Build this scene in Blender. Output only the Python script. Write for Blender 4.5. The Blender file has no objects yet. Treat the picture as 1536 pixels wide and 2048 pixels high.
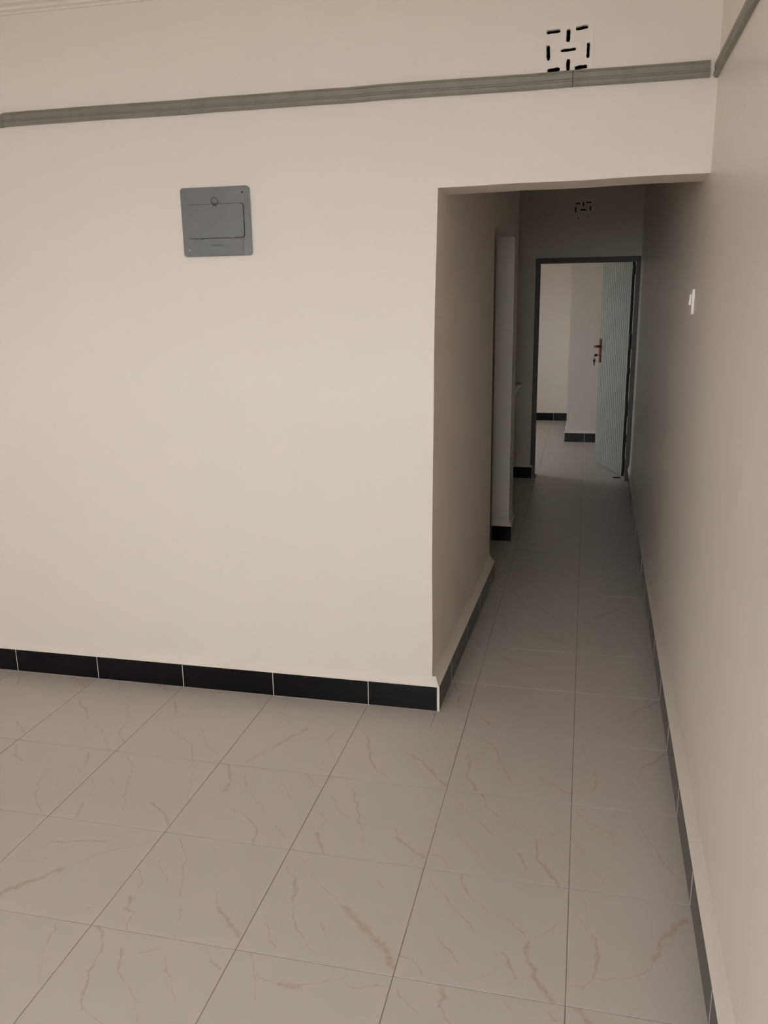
import bpy, bmesh, math, random
from mathutils import Vector, Matrix

sc = bpy.context.scene
COL = sc.collection
random.seed(7)

# ------------------------------------------------------------------ camera, world, light, exposure
cam_data = bpy.data.cameras.new('camera')
cam = bpy.data.objects.new('camera', cam_data)
COL.objects.link(cam)
sc.camera = cam
R = [[0.973463, 0.228375, -0.014673], [0.042066, -0.241593, -0.969465], [-0.224947, 0.943121, -0.244789]]            # rows: right, down, forward
CAM = (-0.0179, -1.62347, 1.55831)
cam_data.sensor_fit = 'HORIZONTAL'
cam_data.sensor_width = 36.0
cam_data.lens = 1683.10 / 1536.0 * 36.0
cam_data.clip_start = 0.05
m = Matrix.Identity(4)
for k in range(3):
    m[k][0] = R[0][k]; m[k][1] = -R[1][k]; m[k][2] = -R[2][k]; m[k][3] = CAM[k]
cam.matrix_world = m

world = bpy.data.worlds.new('overcast_sky')
sc.world = world
world.use_nodes = True
bg = world.node_tree.nodes['Background']
bg.inputs['Color'].default_value = (0.935, 0.985, 1.045, 1)
bg.inputs['Strength'].default_value = 11.3

def window_portal(name, loc, rot, sx, sy):
    """daylight through a window opening: samples the sky there"""
    l = bpy.data.lights.new(name, 'AREA'); l.shape = 'RECTANGLE'; l.size = sx; l.size_y = sy
    l.cycles.is_portal = True
    o = bpy.data.objects.new(name, l); COL.objects.link(o); o.location = loc; o.rotation_euler = rot
    return o
WIN_BACK = (-2.1, 0.22, 1.1, 2.4)      # x0, x1, z0, z1 in the wall behind the camera
WIN_ADDED = (-2.6, -2.0, 1.1, 2.0)         # y0, y1, z0, z1 in the left wall, an unseen window added for its light
WIN_FAR = (6.6, 7.75, 0.9, 1.95)           # y0, y1, z0, z1 in the far room's left wall
YB, XL, XFL, HC = -3.2, -3.6, -2.8, 2.62
window_portal('window_light', ((WIN_BACK[0]+WIN_BACK[1])/2, YB-0.1, (WIN_BACK[2]+WIN_BACK[3])/2), (math.pi/2, 0, math.pi),
              WIN_BACK[1]-WIN_BACK[0], WIN_BACK[3]-WIN_BACK[2])
window_portal('window_light', (XL-0.1, (WIN_ADDED[0]+WIN_ADDED[1])/2, (WIN_ADDED[2]+WIN_ADDED[3])/2), (math.pi/2, 0, -math.pi/2),
              WIN_ADDED[1]-WIN_ADDED[0], WIN_ADDED[3]-WIN_ADDED[2])  # sky portal of the added left window
window_portal('window_light', (XFL-0.1, (WIN_FAR[0]+WIN_FAR[1])/2, (WIN_FAR[2]+WIN_FAR[3])/2), (math.pi/2, 0, -math.pi/2),
              WIN_FAR[1]-WIN_FAR[0], WIN_FAR[3]-WIN_FAR[2])

sc.view_settings.view_transform = 'Standard'
sc.view_settings.look = 'None'
sc.view_settings.gamma = 1.0
sc.view_settings.use_curve_mapping = False
sc.view_settings.exposure = 0.0
sc.cycles.use_denoising = True
sc.cycles.max_bounces = 12
sc.cycles.diffuse_bounces = 8
sc.cycles.sample_clamp_indirect = 8.0
sc.cycles.caustics_reflective = False
sc.cycles.caustics_refractive = False

# ------------------------------------------------------------------ helpers
def link(name, me, parent=None, mat=None):
    o = bpy.data.objects.new(name, me); COL.objects.link(o)
    if mat is not None:
        if not me.materials: me.materials.append(mat)
    if parent is not None: o.parent = parent
    return o
def thing(name, loc, label=None, cat=None, group=None, kind=None):
    o = bpy.data.objects.new(name, None); COL.objects.link(o); o.location = loc
    o.empty_display_size = 0.05
    tag(o, label, cat, group, kind); return o
def tag(o, label=None, cat=None, group=None, kind=None):
    if label: o['label'] = label
    if cat: o['category'] = cat
    if group: o['group'] = group
    if kind: o['kind'] = kind
    return o
def done(bm, name, mat, parent=None, smooth=False, bevel=0, seg=1):
    if bevel:
        es = [e for e in bm.edges if len(e.link_faces) == 2 and e.calc_face_angle(0) > 0.5]
        bmesh.ops.bevel(bm, geom=es, offset=bevel, segments=seg, affect='EDGES', profile=0.5)
    bmesh.ops.recalc_face_normals(bm, faces=bm.faces)
    me = bpy.data.meshes.new(name); bm.to_mesh(me); bm.free()
    if smooth:
        for p in me.polygons: p.use_smooth = True
    return link(name, me, parent, mat)
def box(bm, x0, x1, y0, y1, z0, z1):
    v = [bm.verts.new(p) for p in ((x0,y0,z0),(x1,y0,z0),(x1,y1,z0),(x0,y1,z0),(x0,y0,z1),(x1,y0,z1),(x1,y1,z1),(x0,y1,z1))]
    for f in ((0,3,2,1),(4,5,6,7),(0,1,5,4),(1,2,6,5),(2,3,7,6),(3,0,4,7)): bm.faces.new([v[i] for i in f])
    return v
def prism(bm, loop, vec):
    """closed prism from a 3-D polygon loop swept by vec"""
    a = [bm.verts.new(p) for p in loop]; b = [bm.verts.new(Vector(p)+Vector(vec)) for p in loop]
    n = len(a); bm.faces.new(a[::-1]); bm.faces.new(b)
    for i in range(n): bm.faces.new((a[i], a[(i+1)%n], b[(i+1)%n], b[i]))
def tube(bm, pts, r, n=10, closed=False):
    pts = [Vector(p) for p in pts]; N = len(pts); rings = []
    ref = None
    for i, p in enumerate(pts):
        if closed: d = pts[(i+1)%N]-pts[i-1]
        else: d = pts[min(i+1,N-1)]-pts[max(i-1,0)]
        d.normalize()
        if ref is None: ref = d.orthogonal().normalized()
        ref = (ref - d*ref.dot(d)).normalized(); s = d.cross(ref)
        rr = r[i] if isinstance(r, (list, tuple)) else r
        rings.append([bm.verts.new(p + ref*rr*math.cos(2*math.pi*k/n) + s*rr*math.sin(2*math.pi*k/n)) for k in range(n)])
    for i in range(N if closed else N-1):
        a, b = rings[i], rings[(i+1)%N]
        for k in range(n): bm.faces.new((a[k], a[(k+1)%n], b[(k+1)%n], b[k]))
    if not closed: bm.faces.new(rings[0][::-1]); bm.faces.new(rings[-1])
def rounded(x0, x1, z0, z1, r, n=5):
    out = []
    for cx, cz, a0 in ((x1-r,z1-r,0),(x0+r,z1-r,90),(x0+r,z0+r,180),(x1-r,z0+r,270)):
        for k in range(n+1):
            a = math.radians(a0+90*k/n); out.append((cx+r*math.cos(a), cz+r*math.sin(a)))
    return out
def grid_panel(bm, us, vs, d0, d1, hole, fn):
    """slab between depths d0 and d1 over the grid us x vs without the cells for which hole(u, v) is true; fn(u, v, d) -> point"""
    nu, nv = len(us)-1, len(vs)-1
    full = [[not hole((us[i]+us[i+1])/2, (vs[j]+vs[j+1])/2) for j in range(nv)] for i in range(nu)]
    cache = {}
    def V(i, j, k):
        if (i,j,k) not in cache: cache[(i,j,k)] = bm.verts.new(fn(us[i], vs[j], (d0,d1)[k]))
        return cache[(i,j,k)]
    F = lambda i, j: 0 <= i < nu and 0 <= j < nv and full[i][j]
    for i in range(nu):
        for j in range(nv):
            if not F(i,j): continue
            bm.faces.new((V(i,j,0),V(i+1,j,0),V(i+1,j+1,0),V(i,j+1,0)))
            bm.faces.new((V(i,j,1),V(i,j+1,1),V(i+1,j+1,1),V(i+1,j,1)))
            if not F(i-1,j): bm.faces.new((V(i,j,0),V(i,j+1,0),V(i,j+1,1),V(i,j,1)))
            if not F(i+1,j): bm.faces.new((V(i+1,j,0),V(i+1,j,1),V(i+1,j+1,1),V(i+1,j+1,0)))
            if not F(i,j-1): bm.faces.new((V(i,j,0),V(i,j,1),V(i+1,j,1),V(i+1,j,0)))
            if not F(i,j+1): bm.faces.new((V(i,j+1,0),V(i+1,j+1,0),V(i+1,j+1,1),V(i,j+1,1)))

# ------------------------------------------------------------------ materials
def mat(name, color, rough=0.5, metal=0.0, spec=0.5, bump=None, vary=None, coat=0):
    """bump: list of (scale xyz, detail, strength, distance); vary: (scale, amount, second colour)"""
    m = bpy.data.materials.new(name); m.use_nodes = True
    nt = m.node_tree; N = nt.nodes; L = nt.links; b = N['Principled BSDF']
    b.inputs['Base Color'].default_value = (*color, 1); b.inputs['Roughness'].default_value = rough
    b.inputs['Metallic'].default_value = metal; b.inputs['Specular IOR Level'].default_value = spec
    if coat: b.inputs['Coat Weight'].default_value = coat; b.inputs['Coat Roughness'].default_value = 0.12
    tc = N.new('ShaderNodeTexCoord')
    if vary:
        n = N.new('ShaderNodeTexNoise'); n.inputs['Scale'].default_value = vary[0]; n.inputs['Detail'].default_value = 5
        L.new(tc.outputs['Object'], n.inputs['Vector'])
        r = N.new('ShaderNodeValToRGB'); r.color_ramp.elements[0].position = 0.35; r.color_ramp.elements[1].position = 0.7
        r.color_ramp.elements[0].color = (*color, 1)
        c2 = [color[i]*(1-vary[1]) + vary[2][i]*vary[1] for i in range(3)]
        r.color_ramp.elements[1].color = (*c2, 1)
        L.new(n.outputs['Fac'], r.inputs['Fac']); L.new(r.outputs['Color'], b.inputs['Base Color'])
    prev = None
    for (s, det, st, dist) in (bump or []):
        mp = N.new('ShaderNodeMapping'); mp.inputs['Scale'].default_value = s
        L.new(tc.outputs['Object'], mp.inputs['Vector'])
        n = N.new('ShaderNodeTexNoise'); n.inputs['Scale'].default_value = 1; n.inputs['Detail'].default_value = det
        L.new(mp.outputs['Vector'], n.inputs['Vector'])
        bp = N.new('ShaderNodeBump'); bp.inputs['Strength'].default_value = st; bp.inputs['Distance'].default_value = dist
        L.new(n.outputs['Fac'], bp.inputs['Height'])
        if prev: L.new(prev.outputs['Normal'], bp.inputs['Normal'])
        prev = bp
    if prev: L.new(prev.outputs['Normal'], b.inputs['Normal'])
    return m

WALLC = (0.80, 0.740, 0.672)
M_wall = mat('cream_wall_paint', WALLC, 0.55, spec=0.3, bump=[((90,90,90), 3, 0.12, 0.002), ((5,5,1.6), 2, 0.35, 0.01)], vary=(2.2, 0.5, (0.785, 0.727, 0.662)))
M_wall_gloss = mat('cream_silk_wall_paint', WALLC, 0.36, spec=0.5, bump=[((110,110,110), 3, 0.10, 0.002), ((3.5,3.5,0.9), 2, 0.6, 0.012), ((18,18,2.0), 2, 0.25, 0.003)])
M_ceil = mat('cream_ceiling_paint', (0.79,0.73,0.66), 0.7, spec=0.2)
M_plaster = mat('plaster_fillet', (0.775,0.712,0.645), 0.6, spec=0.3, bump=[((40,40,40), 4, 0.25, 0.002)], vary=(14, 0.4, (0.73,0.665,0.60)))
M_grout = mat('tile_grout', (0.34,0.28,0.225), 0.85, spec=0.2, bump=[((200,200,200),3,0.4,0.001)], vary=(9, 0.7, (0.17,0.135,0.11)))
M_wgrout = mat('white_tile_grout', (0.66,0.60,0.54), 0.8, spec=0.2, bump=[((300,300,300),3,0.3,0.001)])
M_black = mat('black_glazed_tile', (0.003,0.003,0.0035), 0.14, spec=0.28, bump=[((30,30,8), 2, 0.04, 0.002)], vary=(60, 0.5, (0.006,0.0055,0.006)))
M_trunk = mat('grey_painted_batten', (0.205,0.195,0.165), 0.42, spec=0.5, bump=[((25,25,160), 4, 0.3, 0.002)], vary=(18, 0.6, (0.27,0.26,0.22)))
M_steel = mat('grey_gloss_painted_steel', (0.15,0.16,0.162), 0.24, spec=0.7, coat=0.5, bump=[((220,220,220), 3, 0.35, 0.002), ((16,16,16), 2, 0.35, 0.012)], vary=(12, 0.4, (0.18,0.19,0.188)))
M_frame = mat('dark_grey_frame_paint', (0.125,0.118,0.102), 0.5, spec=0.4, bump=[((60,60,60),3,0.2,0.002)])
M_door = mat('pale_green_door_paint', (0.37,0.395,0.35), 0.42, spec=0.4, bump=[((60,60,20),3,0.15,0.002)])
M_shade = mat('painted_recess_shade', (0.008,0.007,0.006), 0.9, spec=0.1)  # near-black colour that paints in the shade of gaps and holes
M_copper = mat('antique_copper', (0.20,0.075,0.04), 0.4, metal=0.7)
M_darkmetal = mat('dark_metal', (0.04,0.035,0.03), 0.4, metal=0.8)
M_chrome = mat('bright_metal', (0.6,0.6,0.6), 0.25, metal=1.0)
M_plastic = mat('white_plastic', (0.86,0.82,0.76), 0.35, spec=0.5)
M_ceramic = mat('white_ceramic', (0.75,0.72,0.66), 0.12, spec=0.6)
M_ground = mat('pale_concrete_ground', (0.42,0.40,0.36), 0.9, bump=[((3,3,3),4,0.5,0.01)])

# ---- marbled floor tile glaze: the printed veins of each tile design as node maths over the tile's own UV (metres)
def vein_group():
    g = bpy.data.node_groups.new('vein_segment', 'ShaderNodeTree')
    for nm, t in (('P','NodeSocketVector'),('A','NodeSocketVector'),('AB','NodeSocketVector'),('InvL2','NodeSocketFloat'),('W','NodeSocketFloat'),('Prev','NodeSocketFloat')):
        g.interface.new_socket(nm, in_out='INPUT', socket_type=t)
    g.interface.new_socket('Mask', in_out='OUTPUT', socket_type='NodeSocketFloat')
    N, L = g.nodes, g.links
    i = N.new('NodeGroupInput'); o = N.new('NodeGroupOutput')
    def vm(op, a, b=None, s=None):
        n = N.new('ShaderNodeVectorMath'); n.operation = op; L.new(a, n.inputs[0])
        if b is not None: L.new(b, n.inputs[1])
        if s is not None: L.new(s, n.inputs['Scale'])
        return n
    def mm(op, a, b, clamp=False):
        n = N.new('ShaderNodeMath'); n.operation = op; n.use_clamp = clamp
        for k, x in enumerate((a, b)):
            if isinstance(x, (int, float)): n.inputs[k].default_value = x
            else: L.new(x, n.inputs[k])
        return n
    pa = vm('SUBTRACT', i.outputs['P'], i.outputs['A'])
    t = mm('MULTIPLY', vm('DOT_PRODUCT', pa.outputs[0], i.outputs['AB']).outputs['Value'], i.outputs['InvL2'], True)
    pr = vm('SCALE', i.outputs['AB'], s=t.outputs[0])
    d = vm('LENGTH', vm('SUBTRACT', pa.outputs[0], pr.outputs[0]).outputs[0])
    q = mm('DIVIDE', d.outputs['Value'], i.outputs['W'])
    inv = mm('MULTIPLY', mm('SUBTRACT', 1.6, q.outputs[0]).outputs[0], 0.75, True)
    mx = mm('MAXIMUM', inv.outputs[0], i.outputs['Prev'])
    L.new(mx.outputs[0], o.inputs['Mask'])
    return g
VG = vein_group()
VEINS = "-1,0:2 23,356 80,293 119,246|5 108,396 128,324 156,299|2 156,299 195,262 250,255 287,210 302,177|7 302,177 304,151 328,64 375,1|4 123,242 171,185|4 79,156 144,73|5 245,134 279,61|4 1,65 34,62 68,15|2 320,199 369,252|2 184,33 218,56;-1,1:2 29,369 92,280|5 114,401 134,332 189,273|2 189,273 262,249 297,191|7 297,191 309,108 374,4|4 124,253 170,196|3 70,181 149,74|5 249,125 280,56|3 3,67 34,61 72,11|2 316,195 371,252;0,1:4 -1,388 39,326 111,275 125,227|2 2,226 40,148|4 194,346 238,227 268,150 305,75|3 61,94 89,45 81,11|2 297,494 214,433 135,431;0,0:3 37,391 44,321|2 21,296 47,254 66,222|6 66,222 75,188 75,154 65,102|2 65,102 36,64 6,57|8 291,335 231,257 207,182|3 228,230 261,251|3 207,182 186,145|2 71,95 143,107 192,146;-1,2:4 70,369 119,313 167,190 207,83|6 41,224 60,150 54,99 89,27|5 289,140 329,109 398,46|2 318,382 339,313 395,203|2 3,234 56,183;0,2:2 32,387 51,266 72,203|5 72,203 80,156 71,92|2 71,92 14,65|6 312,373 236,271 215,200|3 215,200 179,145;-3,0:2 4,231 49,178 46,113|7 46,113 57,75 87,61|4 87,61 97,5|4 57,376 110,319 146,221 177,152|2 195,115 212,59|2 43,280 113,192|3 271,188 293,131|7 293,131 345,88 398,38|2 167,374 191,348;-2,0:3 29,393 113,289 229,198|9 229,198 295,135 345,100 394,28|4 10,323 60,278|7 60,278 78,206|4 78,206 113,114 149,71|2 39,103 94,23|2 179,138 213,76|2 -35,257 -2,189 12,182|2 276,324 302,292|3 164,56 200,28;-4,0:3 326,387 249,325|5 249,325 91,285|2 91,285 26,203|2 404,371 259,265 192,174|8 192,174 143,124 88,52|2 393,71 351,52|2 49,184 139,215;-3,-1:6 19,398 70,344 79,260|5 79,260 107,194 126,152|2 126,152 198,132|6 118,337 143,282|3 143,282 216,225 269,154|5 241,337 264,300|2 264,300 332,220|4 324,390 355,345 391,332|2 167,339 215,367;-4,-1:4 308,393 323,321|2 323,321 358,250 386,199|2 431,154 486,205;-2,-1:3 45,390 85,324 105,258|3 79,331 142,320|7 142,320 192,323|2 192,323 291,377|2 306,348 389,366;-1,-1:7 106,400 127,365 120,334|4 120,334 155,298|3 10,363 76,309|2 198,396 209,376|3 262,380 282,362|5 362,372 386,348;-4,1:4 51,385 118,311 158,205 211,80|2 16,223 56,167 64,93|6 64,93 81,53 88,12|3 303,393 337,323 387,191|6 291,126 355,82 393,35|2 51,264 116,196;-5,1:5 19,360 60,304 115,271|4 228,242 247,171 292,87 358,12|5 308,373 343,292|2 343,292 350,226 387,185|2 289,213 354,130;-3,1:7 35,395 83,305 87,243|2 117,174 204,135|5 204,135 265,79 286,6|5 118,345 147,286|2 152,272 276,150|3 246,339 320,246|2 315,103 377,38|2 35,157 77,203|4 330,389 365,340 399,332;-2,1:2 56,383 114,317|5 114,317 170,171|2 170,171 207,74|2 44,287 100,198 129,183|2 20,209 60,161 52,93|7 52,93 101,2|2 311,382 325,332|2 365,254 400,193|3 284,168 290,124|6 290,124 333,89 396,41;-3,2:2 20,273 99,300 153,353|7 225,295 174,206 144,124|4 144,124 83,31|2 354,342 336,298|6 336,298 322,227|2 327,228 370,117|2 348,95 360,29;-4,2:6 28,400 85,310|2 85,310 113,189 193,136|5 193,136 260,84 295,0|3 106,381 135,298|3 234,204 315,95 374,43|3 251,344 282,286;-5,2:6 36,331 170,202|2 170,202 271,119 372,5|3 247,351 326,213|5 326,213 344,114 394,66;-6,2:5 303,126 397,43;-2,2:2 17,335 69,267|6 69,267 105,145 139,83|2 139,83 197,29|3 161,286 232,198|7 232,198 305,135 395,23|2 236,400 302,364;-1,3:3 65,368 116,318 158,206 204,96|7 51,116 92,60|4 290,126 361,84 397,36|2 363,247 401,188;0,3:6 312,375 214,258|2 214,258 139,164 3,37|2 329,141 113,72|3 113,72 61,1;-1,4:5 25,338 120,257 258,190|3 199,81 330,75|3 270,387 309,295|4 52,517 98,428;0,4:3 3,75 56,55|3 122,130 150,74|4 252,125 275,84|2 112,345 193,275"
DESIGN = {}
def tile_material(key, veins):
    m = bpy.data.materials.new('marbled_floor_tile'); m.use_nodes = True
    N, L = m.node_tree.nodes, m.node_tree.links; b = N['Principled BSDF']
    uv = N.new('ShaderNodeUVMap')
    def noise(scale, detail=3, off=0.0):
        mp = N.new('ShaderNodeMapping'); mp.inputs['Location'].default_value = (off, off*0.7, off*1.3)
        L.new(uv.outputs[0], mp.inputs['Vector'])
        n = N.new('ShaderNodeTexNoise'); n.inputs['Scale'].default_value = scale; n.inputs['Detail'].default_value = detail
        L.new(mp.outputs[0], n.inputs['Vector']); return n
    seed = key[0]*3.1 + key[1]*7.7
    n1 = noise(22, 4, seed)
    sub = N.new('ShaderNodeVectorMath'); sub.operation = 'SUBTRACT'; sub.inputs[1].default_value = (0.5,0.5,0.5); L.new(n1.outputs['Color'], sub.inputs[0])
    scl = N.new('ShaderNodeVectorMath'); scl.operation = 'MULTIPLY'; scl.inputs[1].default_value = (0.034,0.034,0); L.new(sub.outputs[0], scl.inputs[0])
    ad = N.new('ShaderNodeVectorMath'); ad.operation = 'ADD'; L.new(uv.outputs[0], ad.inputs[0]); L.new(scl.outputs[0], ad.inputs[1])
    nw = noise(34, 3, seed+5)
    prev = None
    for w, pts in veins:
        for (ax, ay), (bx, by) in zip(pts[:-1], pts[1:]):
            ax, ay, bx, by = ax/1000, ay/1000, bx/1000, by/1000
            l2 = max((bx-ax)**2+(by-ay)**2, 1e-8)
            g = N.new('ShaderNodeGroup'); g.node_tree = VG
            L.new(ad.outputs[0], g.inputs['P'])
            g.inputs['A'].default_value = (ax, ay, 0); g.inputs['AB'].default_value = (bx-ax, by-ay, 0)
            g.inputs['InvL2'].default_value = 1/l2
            mw = N.new('ShaderNodeMapRange'); L.new(nw.outputs['Fac'], mw.inputs['Value'])
            W = max(0.0011, 0.00012*w*w)
            mw.inputs['From Min'].default_value = 0.3; mw.inputs['From Max'].default_value = 0.7
            mw.inputs['To Min'].default_value = W*0.35; mw.inputs['To Max'].default_value = W*1.5
            L.new(mw.outputs[0], g.inputs['W'])
            if prev: L.new(prev.outputs[0], g.inputs['Prev'])
            prev = g
    # strength of the print broken up by a fine noise
    nf = noise(120, 4, seed+9)
    mr = N.new('ShaderNodeMapRange'); mr.inputs['From Min'].default_value = 0.3; mr.inputs['From Max'].default_value = 0.7
    mr.inputs['To Min'].default_value = 0.3; mr.inputs['To Max'].default_value = 0.85
    L.new(nf.outputs['Fac'], mr.inputs['Value'])
    mu = N.new('ShaderNodeMath'); mu.operation = 'MULTIPLY'; L.new(prev.outputs[0], mu.inputs[0]); L.new(mr.outputs[0], mu.inputs[1])
    base = N.new('ShaderNodeMix'); base.data_type = 'RGBA'
    nb = noise(7, 4, seed+2); L.new(nb.outputs['Fac'], base.inputs[0])
    base.inputs[6].default_value = (0.510,0.465,0.422,1); base.inputs[7].default_value = (0.485,0.444,0.405,1)
    mix = N.new('ShaderNodeMix'); mix.data_type = 'RGBA'
    L.new(mu.outputs[0], mix.inputs[0]); L.new(base.outputs[2], mix.inputs[6]); mix.inputs[7].default_value = (0.41,0.27,0.175,1)
    L.new(mix.outputs[2], b.inputs['Base Color'])
    b.inputs['Roughness'].default_value = 0.36; b.inputs['Specular IOR Level'].default_value = 0.4
    return m
for part in VEINS.split(';'):
    k, v = part.split(':'); key = tuple(int(x) for x in k.split(','))
    vs = []
    for pl in v.split('|'):
        a = pl.split(' '); vs.append((int(a[0]), [tuple(int(x) for x in q.split(',')) for q in a[1:]]))
    DESIGN[key] = tile_material(key, vs)

# ------------------------------------------------------------------ setting: walls
YF, YF2 = 1.345, 1.55          # main wall faces
ZL = 1.922                     # soffit of the corridor opening
YD, YD2 = 5.805, 5.985         # wall at the end of the corridor
def xr(y): return 0.323 + 0.0125*y          # right wall face
JZ = [0, 0.3, 0.6, 0.841, 1.1, 1.384, 1.55, 1.72, ZL]
JX = [-0.545, -0.5425, -0.544, -0.542, -0.5385, -0.536, -0.533, -0.528, -0.523]
def jamb(z):
    for k in range(len(JZ)-1):
        if z <= JZ[k+1]: return JX[k] + (JX[k+1]-JX[k])*(z-JZ[k])/(JZ[k+1]-JZ[k])
    return JX[-1]
XJ = -0.532
XC = -0.500
VENT1 = (-0.187, -0.036, 2.236, 2.382)
VENT2 = (-0.154, -0.003, 2.168, 2.312)

def shell(name, us, vs, d0, d1, hole, fn, mat):
    bm = bmesh.new(); grid_panel(bm, us, vs, d0, d1, hole, fn)
    return tag(done(bm, name, mat), kind='structure')
SOF = {-0.40: -0.002, -0.25: 0.001, -0.10: 0.0, 0.06: 0.003, 0.2: 0.005, 0.42: 0.004, XJ: -0.003}
def front_fn(u, v, d):
    x, z = u, v
    if u == XJ: x = jamb(v) + (0 if d == YF else (XC-jamb(v))*(YF2-YF)/(2.96-YF))
    if v == ZL: z = ZL + SOF.get(u, 0)
    return (x, d, z)
ins = lambda u, v, r: r[0] < u < r[1] and r[2] < v < r[3]
shell('wall_front', [XL-0.2, XJ, -0.40, -0.25, VENT1[0], -0.10, VENT1[1], 0.06, 0.2, 0.42], JZ + [VENT1[2], VENT1[3], HC], YF, YF2,
      lambda u, v: (u > XJ and v < ZL) or ins(u, v, VENT1), front_fn, M_wall)

# left side of the corridor: solid stretch, doorway to a dark side room, short pier, then an alcove
def hall_fn(u, v, d):            # u = y, d = x side
    if d > 0: return (jamb(v) + (XC-jamb(v))*(u-YF)/(2.96-YF) if u < 3.0 else -0.462, u, v)
    return (-0.66 if u < 3.0 else -0.573, u, v)
shell('wall_corridor_left', [YF2, 2.2, 2.96, 3.77, 4.05], JZ[:-1] + [1.915, HC], -1, 1, lambda u, v: 2.96 < u < 3.77 and v < 1.915, hall_fn, M_wall)
bm = bmesh.new(); box(bm, -2.6, -0.573, 3.93, 4.05, 0, HC); box(bm, -2.8, -2.6, YF2, YD2, 0, HC)
tag(done(bm, 'wall_side_room', M_wall), kind='structure')

# long right wall
bm = bmesh.new()
prism(bm, [(xr(YB-0.2), YB-0.2, 0), (xr(YD2), YD2, 0), (xr(YD2)+0.25, YD2, 0), (xr(YB)+0.28, YB-0.2, 0)], (0, 0, HC))
tag(done(bm, 'wall_right', M_wall_gloss), kind='structure')
# end wall with the door opening and vent
DX0, DX1, DZ = -0.452, 0.392, 1.872
shell('wall_corridor_end', [-2.8, DX0, VENT2[0], VENT2[1], DX1, 1.5], [0, DZ, VENT2[2], VENT2[3], HC], YD, YD2,
      lambda u, v: (DX0 < u < DX1 and v < DZ) or ins(u, v, VENT2), lambda u, v, d: (u, d, v), M_wall)
# far room: far wall, projecting closet corner, right wall, left wall with window
bm = bmesh.new(); box(bm, XFL-0.2, -0.188, 9.50, 9.7, 0, HC)
tag(done(bm, 'wall_far_end', M_wall), kind='structure')
bm = bmesh.new(); prism(bm, [(-0.188, 7.83, 0), (1.5, 7.83, 0), (1.5, 9.7, 0), (-0.188, 9.7, 0)], (0, 0, HC))
tag(done(bm, 'wall_far_projecting', M_wall, bevel=0.004), kind='structure')
bm = bmesh.new(); box(bm, 1.3, 1.5, YD2, 7.83, 0, HC)
tag(done(bm, 'wall_far_right', M_wall), kind='structure')
shell('wall_far_left', [YD2, WIN_FAR[0], WIN_FAR[1], 9.5], [0, WIN_FAR[2], WIN_FAR[3], HC], XFL-0.2, XFL,
      lambda u, v: ins(u, v, WIN_FAR), lambda u, v, d: (d, u, v), M_wall)
# room behind the camera
shell('wall_left', [YB-0.2, WIN_ADDED[0], WIN_ADDED[1], YF], [0, WIN_ADDED[2], WIN_ADDED[3], HC], XL-0.2, XL, lambda u, v: ins(u, v, WIN_ADDED), lambda u, v, d: (d, u, v), M_wall)
shell('wall_back', [XL, WIN_BACK[0], WIN_BACK[1], 0.29], [0, WIN_BACK[2], WIN_BACK[3], HC], YB-0.2, YB,
      lambda u, v: ins(u, v, WIN_BACK), lambda u, v, d: (u, d, v), M_wall)
bm = bmesh.new(); box(bm, XL-0.2, 1.5, YB-0.2, 9.7, HC, HC+0.15)
tag(done(bm, 'ceiling', M_ceil), kind='structure')

# shallow stepped cornice under the ceiling of the main room
bm = bmesh.new()
prism(bm, [(XL, YF, 2.566), (XL, YF-0.006, 2.566), (XL, YF-0.008, 2.574), (XL, YF-0.018, 2.577), (XL, YF-0.021, 2.586), (XL, YF-0.036, 2.592), (XL, YF-0.042, 2.608), (XL, YF-0.055, 2.62), (XL, YF, 2.62)],
      (xr(YF)-XL, 0, 0))
tag(done(bm, 'trim_1', M_ceil), kind='structure')

# window frames
def window(name, a0, a1, z0, z1, y, along):
    w = tag(thing(name, (0,0,0)), kind='structure')
    def bar(nm, u0, u1, v0, v1):
        bm = bmesh.new()
        if along == 'x': box(bm, u0, u1, y-0.02, y+0.02, v0, v1)
        else: box(bm, y-0.02, y+0.02, u0, u1, v0, v1)
        done(bm, nm, M_frame, w)
    bar('frame_bar', a0, a1, z0, z0+0.04); bar('frame_bar', a0, a1, z1-0.04, z1)
    bar('frame_bar', a0, a0+0.04, z0+0.04, z1-0.04); bar('frame_bar', a1-0.04, a1, z0+0.04, z1-0.04)
    n = 3
    for k in range(1, n): x = a0+(a1-a0)*k/n; bar('mullion', x-0.015, x+0.015, z0+0.04, z1-0.04)
window('window_1', *WIN_BACK, YB-0.16, 'x')
window('added_window', *WIN_ADDED, XL-0.16, 'y')  # unseen window, added to brighten the right wall
window('window_3', *WIN_FAR, XFL-0.16, 'y')

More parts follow.
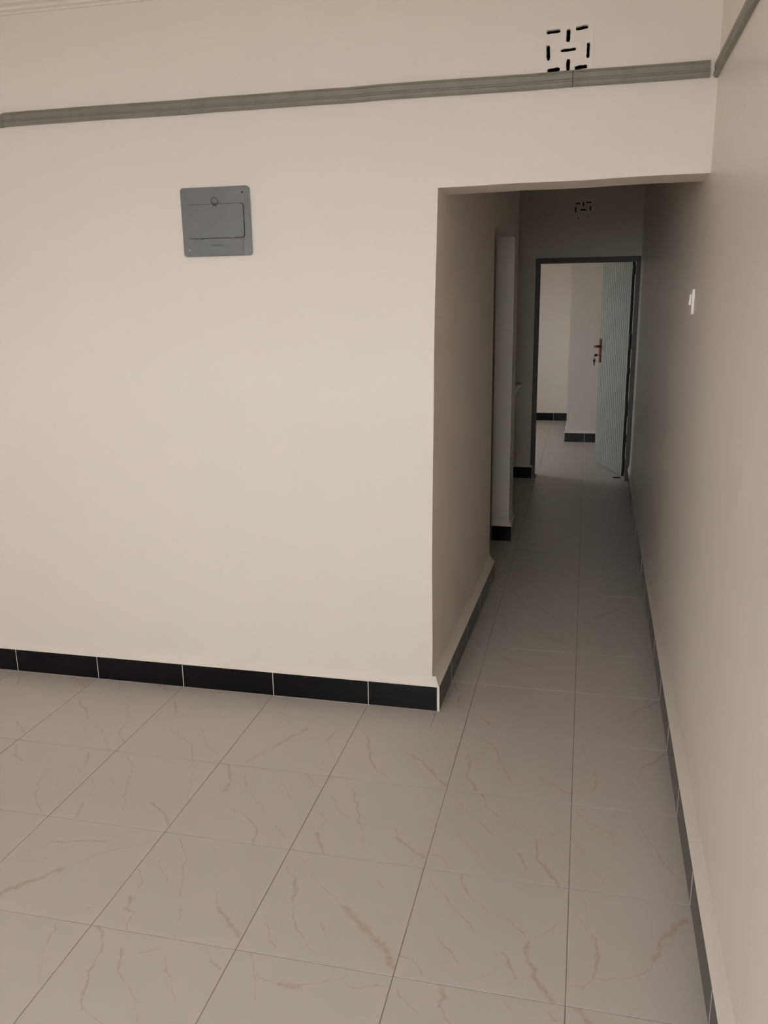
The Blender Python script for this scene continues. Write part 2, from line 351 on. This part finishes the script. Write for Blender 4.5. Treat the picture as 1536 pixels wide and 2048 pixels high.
# ------------------------------------------------------------------ floor and its tiles
bm = bmesh.new(); box(bm, XL-0.2, 1.5, YB-0.2, 9.7, -0.12, -0.0015)
floor = tag(done(bm, 'floor', M_grout), kind='structure')
T, J = 0.4, 0.0011
def clip(poly, a, b):
    """keep the part of poly left of the directed line a->b"""
    out = []
    s = lambda p: (b[0]-a[0])*(p[1]-a[1]) - (b[1]-a[1])*(p[0]-a[0])
    for i in range(len(poly)):
        p, q = poly[i], poly[(i+1) % len(poly)]; sp, sq = s(p), s(q)
        if sp >= 0: out.append(p)
        if sp*sq < 0: t = sp/(sp-sq); out.append((p[0]+(q[0]-p[0])*t, p[1]+(q[1]-p[1])*t))
    return out
def xt(y): return xr(y) - 0.006
REG = [
 [(XL, YB), (xt(YB), YB), (xt(1.2), 1.2), (XL, 1.2)],
 [(XL, 1.2), (-0.5255, 1.2), (-0.5255, YF-0.003), (XL, YF-0.003)],
 [(-0.5235, 1.2), (-0.4, 1.2), (-0.4, 2.995), (-0.492, 2.995), (-0.5235, YF2)],
 [(-0.66, 2.998), (-0.4, 2.998), (-0.4, 3.765), (-0.66, 3.765)],
 [(-2.6, 1.6), (-0.67, 1.6), (-0.67, 3.92), (-2.6, 3.92)],
 [(-0.455, 3.768), (-0.4, 3.768), (-0.4, 4.05), (-0.455, 4.05)],
 [(-2.6, 4.053), (-0.4, 4.053), (-0.4, YD-0.003), (-2.6, YD-0.003)],
 [(-0.4, 1.2), (xt(1.2), 1.2), (xt(6.0), 6.0), (-0.4, 6.0)],
 [(XFL, 6.0), (1.3, 6.0), (1.3, 7.825), (XFL, 7.825)],
 [(XFL, 7.825), (-0.195, 7.825), (-0.195, 9.495), (XFL, 9.495)],
]
keys = sorted(DESIGN)
FULL = {}
def tile_mesh(poly, i, j, key, flip):
    bm = bmesh.new(); uvl = bm.loops.layers.uv.new('UVMap')
    prism(bm, [(x - i*T, y - j*T, -0.008) for x, y in poly], (0, 0, 0.008))
    top = [e for e in bm.edges if all(v.co.z > -0.001 for v in e.verts)]
    bmesh.ops.bevel(bm, geom=top, offset=0.0005, segments=1, affect='EDGES')
    bmesh.ops.recalc_face_normals(bm, faces=bm.faces)
    for f in bm.faces:
        for l in f.loops:
            u, v = l.vert.co.x, l.vert.co.y
            l[uvl].uv = (T-u, T-v) if flip else (u, v)
    me = bpy.data.meshes.new('tile'); bm.to_mesh(me); bm.free(); me.materials.append(DESIGN[key])
    return me
for reg in REG:
    for i in range(-10, 5):
        for j in range(-9, 25):
            p = [(i*T+J, j*T+J), ((i+1)*T-J, j*T+J), ((i+1)*T-J, (j+1)*T-J), (i*T+J, (j+1)*T-J)]
            n0 = len(p)
            for k in range(len(reg)): 
                p = clip(p, reg[k], reg[(k+1) % len(reg)])
                if len(p) < 3: break
            if len(p) < 3: continue
            q = []
            for a in p:
                if not q or (abs(a[0]-q[-1][0])+abs(a[1]-q[-1][1])) > 1e-4: q.append(a)
            if abs(q[0][0]-q[-1][0])+abs(q[0][1]-q[-1][1]) < 1e-4: q.pop()
            area = abs(sum(q[k][0]*q[(k+1)%len(q)][1]-q[(k+1)%len(q)][0]*q[k][1] for k in range(len(q))))/2
            if area < 2e-4: continue
            rr = random.Random(i*131+j*17)
            if (i, j) in DESIGN and area > 0.01: key, flip = (i, j), False
            else:
                key, flip = rr.choice(keys), rr.random() < 0.5
            full = area > (T-2*J)**2*0.9999
            if full:
                if (key, flip) not in FULL: FULL[(key, flip)] = tile_mesh(q, i, j, key, flip)
                me = FULL[(key, flip)]
            else: me = tile_mesh(q, i, j, key, flip)
            o = link('tile', me, floor); o.location = (i*T, j*T, rr.uniform(-0.0002, 0.0002))

# ------------------------------------------------------------------ skirting: black tiles under a sloped plaster fillet
TH = 0.016       # how far the tile face stands out from the wall
def baseboard(name, a, b, n, joints, h=0.100, cap=0.036, ends=(0, 0), mitre=(0, 0), TH=TH):
    """a->b runs along the WALL face, n points into the room; joints are distances from a; mitre extends the fillet past its ends"""
    a, b, n = Vector((*a, 0)), Vector((*b, 0)), Vector((*n, 0)); d = (b-a).normalized(); Ln = (b-a).length
    bm = bmesh.new(); rnd = random.Random(name); M = max(2, int(Ln/0.06)); rings = []
    for k in range(M+1):
        t = Ln*k/M; w = rnd.uniform(-0.003, 0.003)
        prof = [(-0.003, 0), (TH-0.0003, 0), (TH-0.0003, h-0.0005), (TH-0.0006, h+0.002), (TH*0.82, h+0.10*cap), (TH*0.60, h+cap*0.24+w), (TH*0.36, h+cap*0.45+w), (TH*0.17, h+cap*0.68+w), (TH*0.05, h+cap*0.88+w), (-0.0005, h+cap*1.05+w), (-0.003, h+cap*1.05+w)]
        rg = []
        for e, z in prof:
            tt = t
            if k == 0: tt = t - mitre[0]*max(e, 0)
            if k == M: tt = t + mitre[1]*max(e, 0)
            rg.append(bm.verts.new(a + d*tt + n*e + Vector((0, 0, z))))
        rings.append(rg)
    m = len(rings[0])
    for k in range(M):
        for q in range(m): bm.faces.new((rings[k][q], rings[k][(q+1)%m], rings[k+1][(q+1)%m], rings[k+1][q]))
    bm.faces.new(rings[0]); bm.faces.new(rings[-1][::-1])
    s0, s1 = -mitre[0]*TH + ends[0], Ln + mitre[1]*TH - ends[1]
    js = [s0] + [x for x in joints if s0+0.02 < x < s1-0.02] + [s1]
    for x in js[1:-1]:      # the light grout that fills each upright joint
        pts = [a + d*(x-0.0013) + n*0.006, a + d*(x+0.0013) + n*0.006, a + d*(x+0.0013) + n*(TH+0.0007), a + d*(x-0.0013) + n*(TH+0.0007)]
        prism(bm, [(v.x, v.y, 0.0005) for v in pts], (0, 0, h-0.001))
    bd = tag(done(bm, name, M_plaster, smooth=True), kind='structure')
    bd.data.set_sharp_from_angle(angle=math.radians(42))
    for p, q in zip(js[:-1], js[1:]):
        bm = bmesh.new(); g = 0.0013; rn = rnd.uniform(-0.0001, 0.0004)
        pts = [a + d*(p+g) + n*0.004, a + d*(q-g) + n*0.004, a + d*(q-g) + n*(TH+rn), a + d*(p+g) + n*(TH+rn)]
        prism(bm, [(v.x, v.y, 0.001) for v in pts], (0, 0, h-0.001+rn))
        done(bm, 'tile', M_black, bd, bevel=0.0009)
    return bd
baseboard('baseboard_front', (XL, YF), (-0.528, YF), (0, -1), [x - XL for x in (-3.58, -3.182, -2.783, -2.385, -1.990, -1.594, -1.196, -0.797)], ends=(0, 0.009), mitre=(0, 1))
la, lb = (-0.543, YF), (-0.5005, 2.985); ld = (Vector(lb)-Vector(la)).normalized()
baseboard('baseboard_corridor_left', la, lb, (ld.y, -ld.x), [y-YF for y in (1.6, 2.01, 2.41, 2.81)], ends=(0.005, 0.0), mitre=(0.52, 0), TH=0.030, cap=0.042)
y0, y1 = YB, YD
bd_ = Vector((xr(y1)-xr(y0), y1-y0)).normalized()
baseboard('baseboard_right', (xr(y0), y0), (xr(y1), y1), (-bd_.y, bd_.x), [0.4*k+0.004 - y0 for k in range(-7, 16)], cap=0.085)
baseboard('baseboard_pier', (-0.573, 3.77), (-0.457, 3.77), (0, -1), [], mitre=(0, 1))
baseboard('baseboard_pier_side', (-0.460, 3.77), (-0.460, 4.05), (1, 0), [], mitre=(1, 0))
baseboard('baseboard_corridor_end', (-2.6, YD), (-0.435, YD), (0, -1), [0.35+0.4*k for k in range(6)])
baseboard('baseboard_far_end', (XFL, 9.50), (-0.19, 9.50), (0, -1), [-0.385 - XFL - 0.4*k for k in range(6)][::-1])
baseboard('baseboard_far_projecting', (-0.198, 7.83), (1.3, 7.83), (0, -1), [0.208+0.4*k for k in range(3)], ends=(0.008, 0), mitre=(1, 0))
baseboard('baseboard_far_side', (-0.188, 9.48), (-0.188, 7.83), (-1, 0), [0.4, 0.8, 1.2], mitre=(0, 1), ends=(0, 0.004))

# ------------------------------------------------------------------ grey battens (picture rail) on both walls
def batten(name, p0, p1, n, z0=2.199, z1=2.247, th=0.014):
    p0, p1, n = Vector((*p0, 0)), Vector((*p1, 0)), Vector((*n, 0)); H = z1-z0
    prof = [(0, 0), (th*0.75, 0), (th, 0.12), (th, 0.30), (th*0.72, 0.36), (th*0.72, 0.44), (th*0.9, 0.50), (th*0.9, 0.80), (th*0.6, 0.90), (th*0.55, 1.0), (0, 1.0)]
    M = max(2, int((p1-p0).length/0.12)); rnd = random.Random(name); bm = bmesh.new(); rings = []
    for k in range(M+1):
        c = p0.lerp(p1, k/M); w = rnd.uniform(-0.0014, 0.0014)
        rings.append([bm.verts.new(c + n*e + Vector((0, 0, z0 + H*f + w))) for e, f in prof])
    m = len(prof)
    for k in range(M):
        for q in range(m): bm.faces.new((rings[k][q], rings[k][(q+1)%m], rings[k+1][(q+1)%m], rings[k+1][q]))
    bm.faces.new(rings[0]); bm.faces.new(rings[-1][::-1])
    return tag(done(bm, name, M_trunk), kind='structure')
batten('trim_2', (XL, YF), (-2.150, YF), (0, -1), 2.197, 2.244)
batten('trim_3', (-2.148, YF), (-0.0935, YF), (0, -1))
jt = batten('trim_4', (-0.0915, YF), (0.315, YF), (0, -1))
bm = bmesh.new(); box(bm, -0.0935, -0.0915, YF-0.009, YF+0.001, 2.2, 2.246); done(bm, 'joint', M_shade, jt)  # near-black sliver painting in the shade of the batten gap
batten('trim_5', (xr(YF-0.004), YF-0.004), (xr(YB), YB), (-bd_.y, bd_.x))

# ------------------------------------------------------------------ vent blocks
def vent_block(label, rect, y, slots, t=0.005, proud=0.004, rim=0.004, seed=1, cavity=0.12, patch=True):
    x0, x1, z0, z1 = rect
    root = thing('vent_block', ((x0+x1)/2, y, z0), label, 'vent')
    cx = (x0+x1)/2; rnd = random.Random(seed)
    bm = bmesh.new(); edges = []
    def loop(pts):
        vs = [bm.verts.new((px-cx, -proud, pz-z0)) for px, pz in pts]
        for k in range(len(vs)): edges.append(bm.edges.new((vs[k], vs[(k+1) % len(vs)])))
    N = 8; out = []
    for k in range(N): out.append((x0-0.002+(x1-x0+0.004)*k/N, z0-0.002+rnd.uniform(-.0008,.0008)))
    for k in range(N): out.append((x1+0.002+rnd.uniform(-.0008,.0008), z0-0.002+(z1-z0+0.004)*k/N))
    for k in range(N): out.append((x1+0.002-(x1-x0+0.004)*k/N, z1+0.002+rnd.uniform(-.0008,.0008)))
    for k in range(N): out.append((x0-0.002+rnd.uniform(-.0008,.0008), z1+0.002-(z1-z0+0.004)*k/N))
    loop(out)
    for (ax, az, bx, bz, w) in slots:
        a, b = Vector((ax, az)), Vector((bx, bz)); d = (b-a); L_ = d.length; d.normalize(); s = Vector((-d.y, d.x)); K = 7
        pts = [a + d*L_*k/K + s*(w*0.58 + rnd.uniform(-.0008, .0010))*(0.75 if k in (0, K) else 1) for k in range(K+1)]
        pts += [a + d*L_*k/K - s*(w*0.58 + rnd.uniform(-.0004, .0006))*(0.75 if k in (0, K) else 1) for k in range(K, -1, -1)]
        loop([(p.x, p.y) for p in pts])
    res = bmesh.ops.triangle_fill(bm, use_beauty=True, use_dissolve=False, edges=edges)
    faces = [f for f in bm.faces]
    ext = bmesh.ops.extrude_face_region(bm, geom=faces)
    for v in ext['geom']:
        if isinstance(v, bmesh.types.BMVert): v.co.y += t if False else 0.0
    for v in ext['geom']:
        if isinstance(v, bmesh.types.BMVert):
            # the plaster skin is thin at the wall face; the slot walls run back into the block
            v.co.y = t
            v.co.x *= 0.97; v.co.z = (v.co.z - (z1-z0)/2)*0.97 + (z1-z0)/2
    done(bm, 'slotted_face', M_plaster_v, root)
    bm = bmesh.new(); q = (x1-x0)/2-0.0005; zz = z1-z0; grid_panel(bm, [-q, -q+0.002, q-0.002, q], [0.0005, 0.0025, zz-0.0025, zz-0.0005], t+0.0005, 0.10, lambda u, v: abs(u) < q-0.002 and 0.0025 < v < zz-0.0025, lambda u, v, d: (u, d, v))
    box(bm, -q, q, 0.1005, 0.106, 0.0005, zz-0.0005)
    done(bm, 'shade_lining', M_shade, root)  # near-black box added behind the slots; their shade is painted in
    return root
M_plaster_v = mat('painted_vent_block', (0.80,0.75,0.70), 0.6, spec=0.3, bump=[((50,50,50), 4, 0.3, 0.002)])
W_ = 0.0105
vent_block('square cream vent block with nine black slots, above the grey batten of the front wall', VENT1, YF,
  [(-.179,2.3615,-.136,2.3635,W_*.95), (-.1115,2.330,-.1105,2.367,W_), (-.0885,2.3655,-.0505,2.3695,W_),
   (-.1705,2.281,-.1725,2.325,W_*.95), (-.133,2.306,-.086,2.3085,W_*.8), (-.0485,2.280,-.0475,2.324,W_*.85),
   (-.173,2.251,-.134,2.2545,W_), (-.109,2.246,-.1085,2.281,W_*.9), (-.088,2.2535,-.049,2.2565,W_*.9)], seed=4)
vent_block('smaller vent block high on the corridor end wall, above the open doorway', VENT2, YD,
  [(-.146,2.293,-.109,2.296,.009), (-.0840,2.270,-.0840,2.303,.009), (-.062,2.298,-.020,2.300,.010),
   (-.1445,2.224,-.1435,2.268,.011), (-.107,2.243,-.060,2.243,.010), (-.0245,2.234,-.0245,2.272,.010),
   (-.129,2.178,-.114,2.184,.006), (-.050,2.186,-.016,2.192,.003), (-.086,2.205,-.082,2.214,.004)], seed=9)

# ------------------------------------------------------------------ distribution board
bx, bz0, bz1 = -1.327, 1.719, 1.955
db = thing('distribution_board', (bx, YF, bz0), 'square grey-painted steel electrical box with hinged lid and ring, set in the front wall', 'electrical box')
def plate(bm, x0, x1, z0, z1, r, ya, yb, n=5):
    prism(bm, [(x, ya, z) for x, z in rounded(x0, x1, z0, z1, r, n)], (0, yb-ya, 0))
hw, hh = 0.1315, bz1-bz0
bm = bmesh.new(); plate(bm, -hw, hw, 0, hh, 0.011, 0.002, -0.010)
done(bm, 'cover_plate', M_steel, db, bevel=0.0022, seg=2)
lx0, lx1, lz0, lz1 = -0.108, 0.108, 0.063, 0.178
# near-black plate painting in the shade around the lid, then the lid itself
bm = bmesh.new(); plate(bm, lx0-0.0016, lx1+0.0012, lz0-0.0018, lz1+0.0015, 0.012, -0.009, -0.0106)
done(bm, 'lid_gap_shade', M_shade, db)
bm = bmesh.new(); plate(bm, lx0, lx1, lz0, lz1, 0.011, -0.0100, -0.0150)
lid = done(bm, 'lid', M_steel, db, bevel=0.0018, seg=2)
# the lower stamped panel under the lid
bm = bmesh.new(); plate(bm, -0.094, 0.100, 0.004, 0.054, 0.004, -0.0095, -0.0112)
done(bm, 'lower_panel', M_steel, db, bevel=0.0009)
for hx in (-0.064, 0.066):
    bm = bmesh.new(); tube(bm, [(hx-0.009, -0.0155, 0.0615), (hx+0.009, -0.0155, 0.0615)], 0.0032, 10)
    box(bm, hx-0.006, hx+0.006, -0.0165, -0.0145, 0.0615, 0.069)
    done(bm, 'hinge', M_steel, db)
bm = bmesh.new()
tube(bm, [(0.0025+0.0125*math.cos(a), -0.0190-0.003*math.sin(a), 0.187+0.0125*math.sin(a)) for a in [2*math.pi*k/28 for k in range(28)]], 0.0011, 8, closed=True)
done(bm, 'pull_ring', M_darkmetal, lid)
bm = bmesh.new(); tube(bm, [(-0.002, -0.014, 0.171), (-0.002, -0.0195, 0.173), (0.002, -0.0210, 0.1745), (0.006, -0.0195, 0.173), (0.006, -0.014, 0.171)], 0.0013, 8)
done(bm, 'staple', M_darkmetal, lid)
for k, (sx, sz, mm_) in enumerate(((-0.113, 0.212, M_steel), (0.106, 0.214, M_shade), (-0.108, 0.024, M_chrome), (0.114, 0.027, M_steel))):
    bm = bmesh.new(); tube(bm, [(sx, -0.008, sz), (sx, -0.0112, sz)], [0.0036, 0.003], 12)
    s_ = done(bm, 'screw', mm_, db)
    if k == 1: s_['label'] = 'empty black screw hole'
    if k == 2: s_['label'] = 'bright bare screw'
# embossed maker's strip (too blurred in the photo to read)
bm = bmesh.new()
box(bm, -0.022, 0.026, -0.0110, -0.0116, 0.0345, 0.0415)
for k in range(9):
    box(bm, -0.0205+0.005*k, -0.0175+0.005*k, -0.0116, -0.0122, 0.0355+0.001*(k % 2), 0.0405)
done(bm, 'embossed_strip', mat('strip_paint', (0.11,0.115,0.115), 0.45), db)

# ------------------------------------------------------------------ light switch on the right wall
sy = 1.598; sx = xr(sy)
sw = thing('light_switch', (sx, sy, 1.535), 'white plastic light switch plate on the right wall beside the corridor opening', 'light switch')
bm = bmesh.new(); prism(bm, [(0.001, y, z) for y, z in rounded(-0.043, 0.043, -0.043, 0.043, 0.006, 4)], (-0.0095, 0, 0)); done(bm, 'faceplate', M_plastic, sw, bevel=0.0015)
bm = bmesh.new(); prism(bm, [(-0.008, -0.014, -0.012), (-0.0155, -0.014, -0.010), (-0.0125, -0.014, 0.024), (-0.008, -0.014, 0.026)], (0, 0.028, 0)); done(bm, 'rocker', M_plastic, sw, bevel=0.0008)

# ------------------------------------------------------------------ corridor end door
door = tag(thing('door_1', (0, YD, 0)), kind='structure')
FW = 0.034
bm = bmesh.new()
y0_, y1_ = -0.006, 0.060
def L_bar(bm, x0, x1, z0, z1, stop, side):
    box(bm, x0, x1, y0_, y1_, z0, z1)
bm = bmesh.new(); box(bm, DX0, DX0+FW*0.8, y0_, y1_, 0.0, DZ-FW); box(bm, DX0+FW*0.8, DX0+FW*0.8+0.012, 0.03, y1_, 0.0, DZ-FW-0.012)
done(bm, 'jamb', M_frame, door, bevel=0.001)
bm = bmesh.new(); box(bm, DX1-FW, DX1, y0_, y1_, 0.0, DZ-FW)
done(bm, 'jamb', M_frame, door, bevel=0.001)
bm = bmesh.new(); box(bm, DX0, DX1, y0_, y1_, DZ-FW, DZ); box(bm, DX0, DX1, 0.03, y1_, DZ-FW-0.010, DZ-FW)
done(bm, 'head', M_frame, door, bevel=0.001)
# leaf: hinged at (0.333, 6.0), standing open into the far room
HP = Vector((0.348, 5.998)); FP = Vector((0.120, 6.70)); LW = (FP-HP).length; ang = math.atan2(FP.y-HP.y, FP.x-HP.x)
LH0, LH1 = 0.006, 1.846
TL = 0.022
bm = bmesh.new()
NR = 15
loop = []
# local frame: x from hinge to free edge, y: + side faces the corridor
e = 0.012
pts = [(0, -TL/2), (LW, -TL/2), (LW, TL/2)]
for k in range(NR, 0, -1):
    a0 = e + (LW-2*e)*(k-1)/NR; a1 = e + (LW-2*e)*k/NR; w = a1-a0
    pts += [(a1-0.001, TL/2), (a1-w*0.10, TL/2), (a1-w*0.16, TL/2-0.009), (a1-w*0.28, TL/2-0.009), (a1-w*0.34, TL/2)]
pts += [(0, TL/2)]
prism(bm, [(x, y, LH0) for x, y in pts], (0, 0, LH1-LH0))
leaf = done(bm, 'door_leaf', M_door, door)
leaf['label'] = 'pale green ribbed door leaf'
leaf.location = (HP.x, HP.y-YD, 0); leaf.rotation_euler = (0, 0, ang)
bm = bmesh.new(); box(bm, -0.004, 0.0, -TL/2-0.001, TL/2+0.001, LH0, LH1); done(bm, 'hinge_stile', M_darkmetal, leaf)
for hz, hl in ((1.77, 0.07), (1.18, 0.13), (0.93, 0.05), (0.60, 0.13), (0.10, 0.12)):
    bm = bmesh.new(); tube(bm, [(-0.010, -TL/2, hz-hl/2), (-0.010, -TL/2, hz+hl/2)], 0.007, 10); box(bm, -0.020, 0.0, -TL/2-0.01, TL/2, hz-hl/2, hz+hl/2)
    done(bm, 'hinge', M_darkmetal, leaf)
px = LW-0.035; pz = 1.065
bm = bmesh.new(); prism(bm, [(px+u, TL/2, pz+v) for u, v in rounded(-0.021, 0.021, -0.112, 0.108, 0.012, 4)], (0, 0.009, 0))
done(bm, 'lock_plate', M_copper, leaf, bevel=0.001)
bm = bmesh.new(); tube(bm, [(px, TL/2+0.008, pz+0.038), (px, TL/2+0.055, pz+0.038), (px-0.012, TL/2+0.062, pz+0.038), (px-0.06, TL/2+0.062, pz+0.036), (px-0.115, TL/2+0.056, pz+0.036)], [0.011, 0.010, 0.010, 0.008, 0.0065], 10)
done(bm, 'lever_handle', M_copper, leaf, smooth=True)
# keys hanging from the lock
kl = Matrix.Translation((HP.x, HP.y, 0)) @ Matrix.Rotation(ang, 4, 'Z')
kp = kl @ Vector((px, TL/2+0.008, pz-0.043))
keys_ = thing('key_bunch', kp, 'small dark bunch of keys hanging from the copper lock of the green door', 'keys'); keys_.rotation_euler = (0, 0, ang)
bm = bmesh.new(); tube(bm, [(0, -0.004, 0), (0, 0.022, 0.0)], 0.0030, 8); box(bm, -0.002, 0.002, 0.020, 0.048, -0.011, 0.011); done(bm, 'lock_key', M_darkmetal, keys_)
bm = bmesh.new(); tube(bm, [(0, 0.046+0.010*math.cos(a), -0.018+0.016*math.sin(a)) for a in [2*math.pi*k/18 for k in range(18)]], 0.0016, 6, closed=True); done(bm, 'key_ring', M_darkmetal, keys_)
bm = bmesh.new(); prism(bm, [(-0.003, 0.050+y*1.0, z-0.050) for y, z in ((-0.010,0.012),(0.006,0.014),(0.009,0.0),(0.004,-0.016),(0.001,-0.045),(-0.006,-0.045),(-0.006,-0.016),(-0.013,0.0))], (0.006, 0, 0)); done(bm, 'spare_key', M_darkmetal, keys_)
# door bolt keeper left under the hinge edge
bm = bmesh.new(); tube(bm, [(HP.x-0.085, HP.y-0.070, 0.004), (HP.x-0.05, HP.y-0.078, 0.007), (HP.x-0.02, HP.y-0.07, 0.004)], [0.004, 0.006, 0.004], 8)
tag(done(bm, 'door_wedge', M_darkmetal), 'small dark wedge lying on the floor at the foot of the green door', 'wedge')

# ------------------------------------------------------------------ wash basin in the dark alcove
wb = thing('wash_basin', (-0.705, YD, 0.845), 'white wash basin in the dark alcove left of the doorway, mostly hidden', 'sink')
bm = bmesh.new()
RX, RY = 0.172, 0.30
def ring(sx_, sy_, z, n=28):
    out = []
    for k in range(n):
        a = 2*math.pi*k/n; x = sx_*(abs(math.cos(a))**0.6)*(1 if math.cos(a) >= 0 else -1); y = -RY/2 - 0.002 + sy_*(abs(math.sin(a))**0.6)*(1 if math.sin(a) >= 0 else -1)
        out.append(bm.verts.new((x, y, z)))
    return out
outer = [ring(0.085, 0.07, -0.16), ring(0.11, 0.09, -0.12), ring(0.135, 0.12, -0.075), ring(0.16, 0.143, -0.03), ring(RX, RY/2, -0.012), ring(RX, RY/2, 0.0),
         ring(0.152, 0.13, 0.0), ring(0.14, 0.115, -0.02), ring(0.11, 0.09, -0.08), ring(0.03, 0.03, -0.115)]
for a, b in zip(outer[:-1], outer[1:]):
    for k in range(28): bm.faces.new((a[k], a[(k+1)%28], b[(k+1)%28], b[k]))
bm.faces.new(outer[0][::-1]); bm.faces.new(outer[-1])
done(bm, 'bowl', M_ceramic, wb, smooth=True)
bm = bmesh.new(); tube(bm, [(0, -0.05, -0.002), (0, -0.05, 0.09), (0, -0.07, 0.115), (0, -0.13, 0.115), (0, -0.145, 0.095)], 0.011, 10); tube(bm, [(-0.03, -0.05, 0.115), (0.03, -0.05, 0.115)], 0.008, 8)
done(bm, 'tap', M_chrome, wb, smooth=True)
bm = bmesh.new(); tube(bm, [(0.0, -0.18, -0.185), (0.0, -0.18, -0.30), (0.0, -0.15, -0.335), (0.0, -0.10, -0.30), (0.0, -0.003, -0.28)], 0.018, 10)
done(bm, 'waste_pipe', M_plastic, wb, smooth=True)
bm = bmesh.new(); prism(bm, [(-0.085, -0.002, -0.30), (-0.075, -0.15, -0.30), (-0.05, -0.19, -0.30), (0.05, -0.19, -0.30), (0.075, -0.15, -0.30), (0.085, -0.002, -0.30)], (0, 0, 0.17))
done(bm, 'half_pedestal', M_ceramic, wb, bevel=0.004)

# ------------------------------------------------------------------ ground outside the windows
bm = bmesh.new(); box(bm, -40, 40, -40, 50, -0.4, -0.13)
tag(done(bm, 'ground', M_ground), kind='structure')
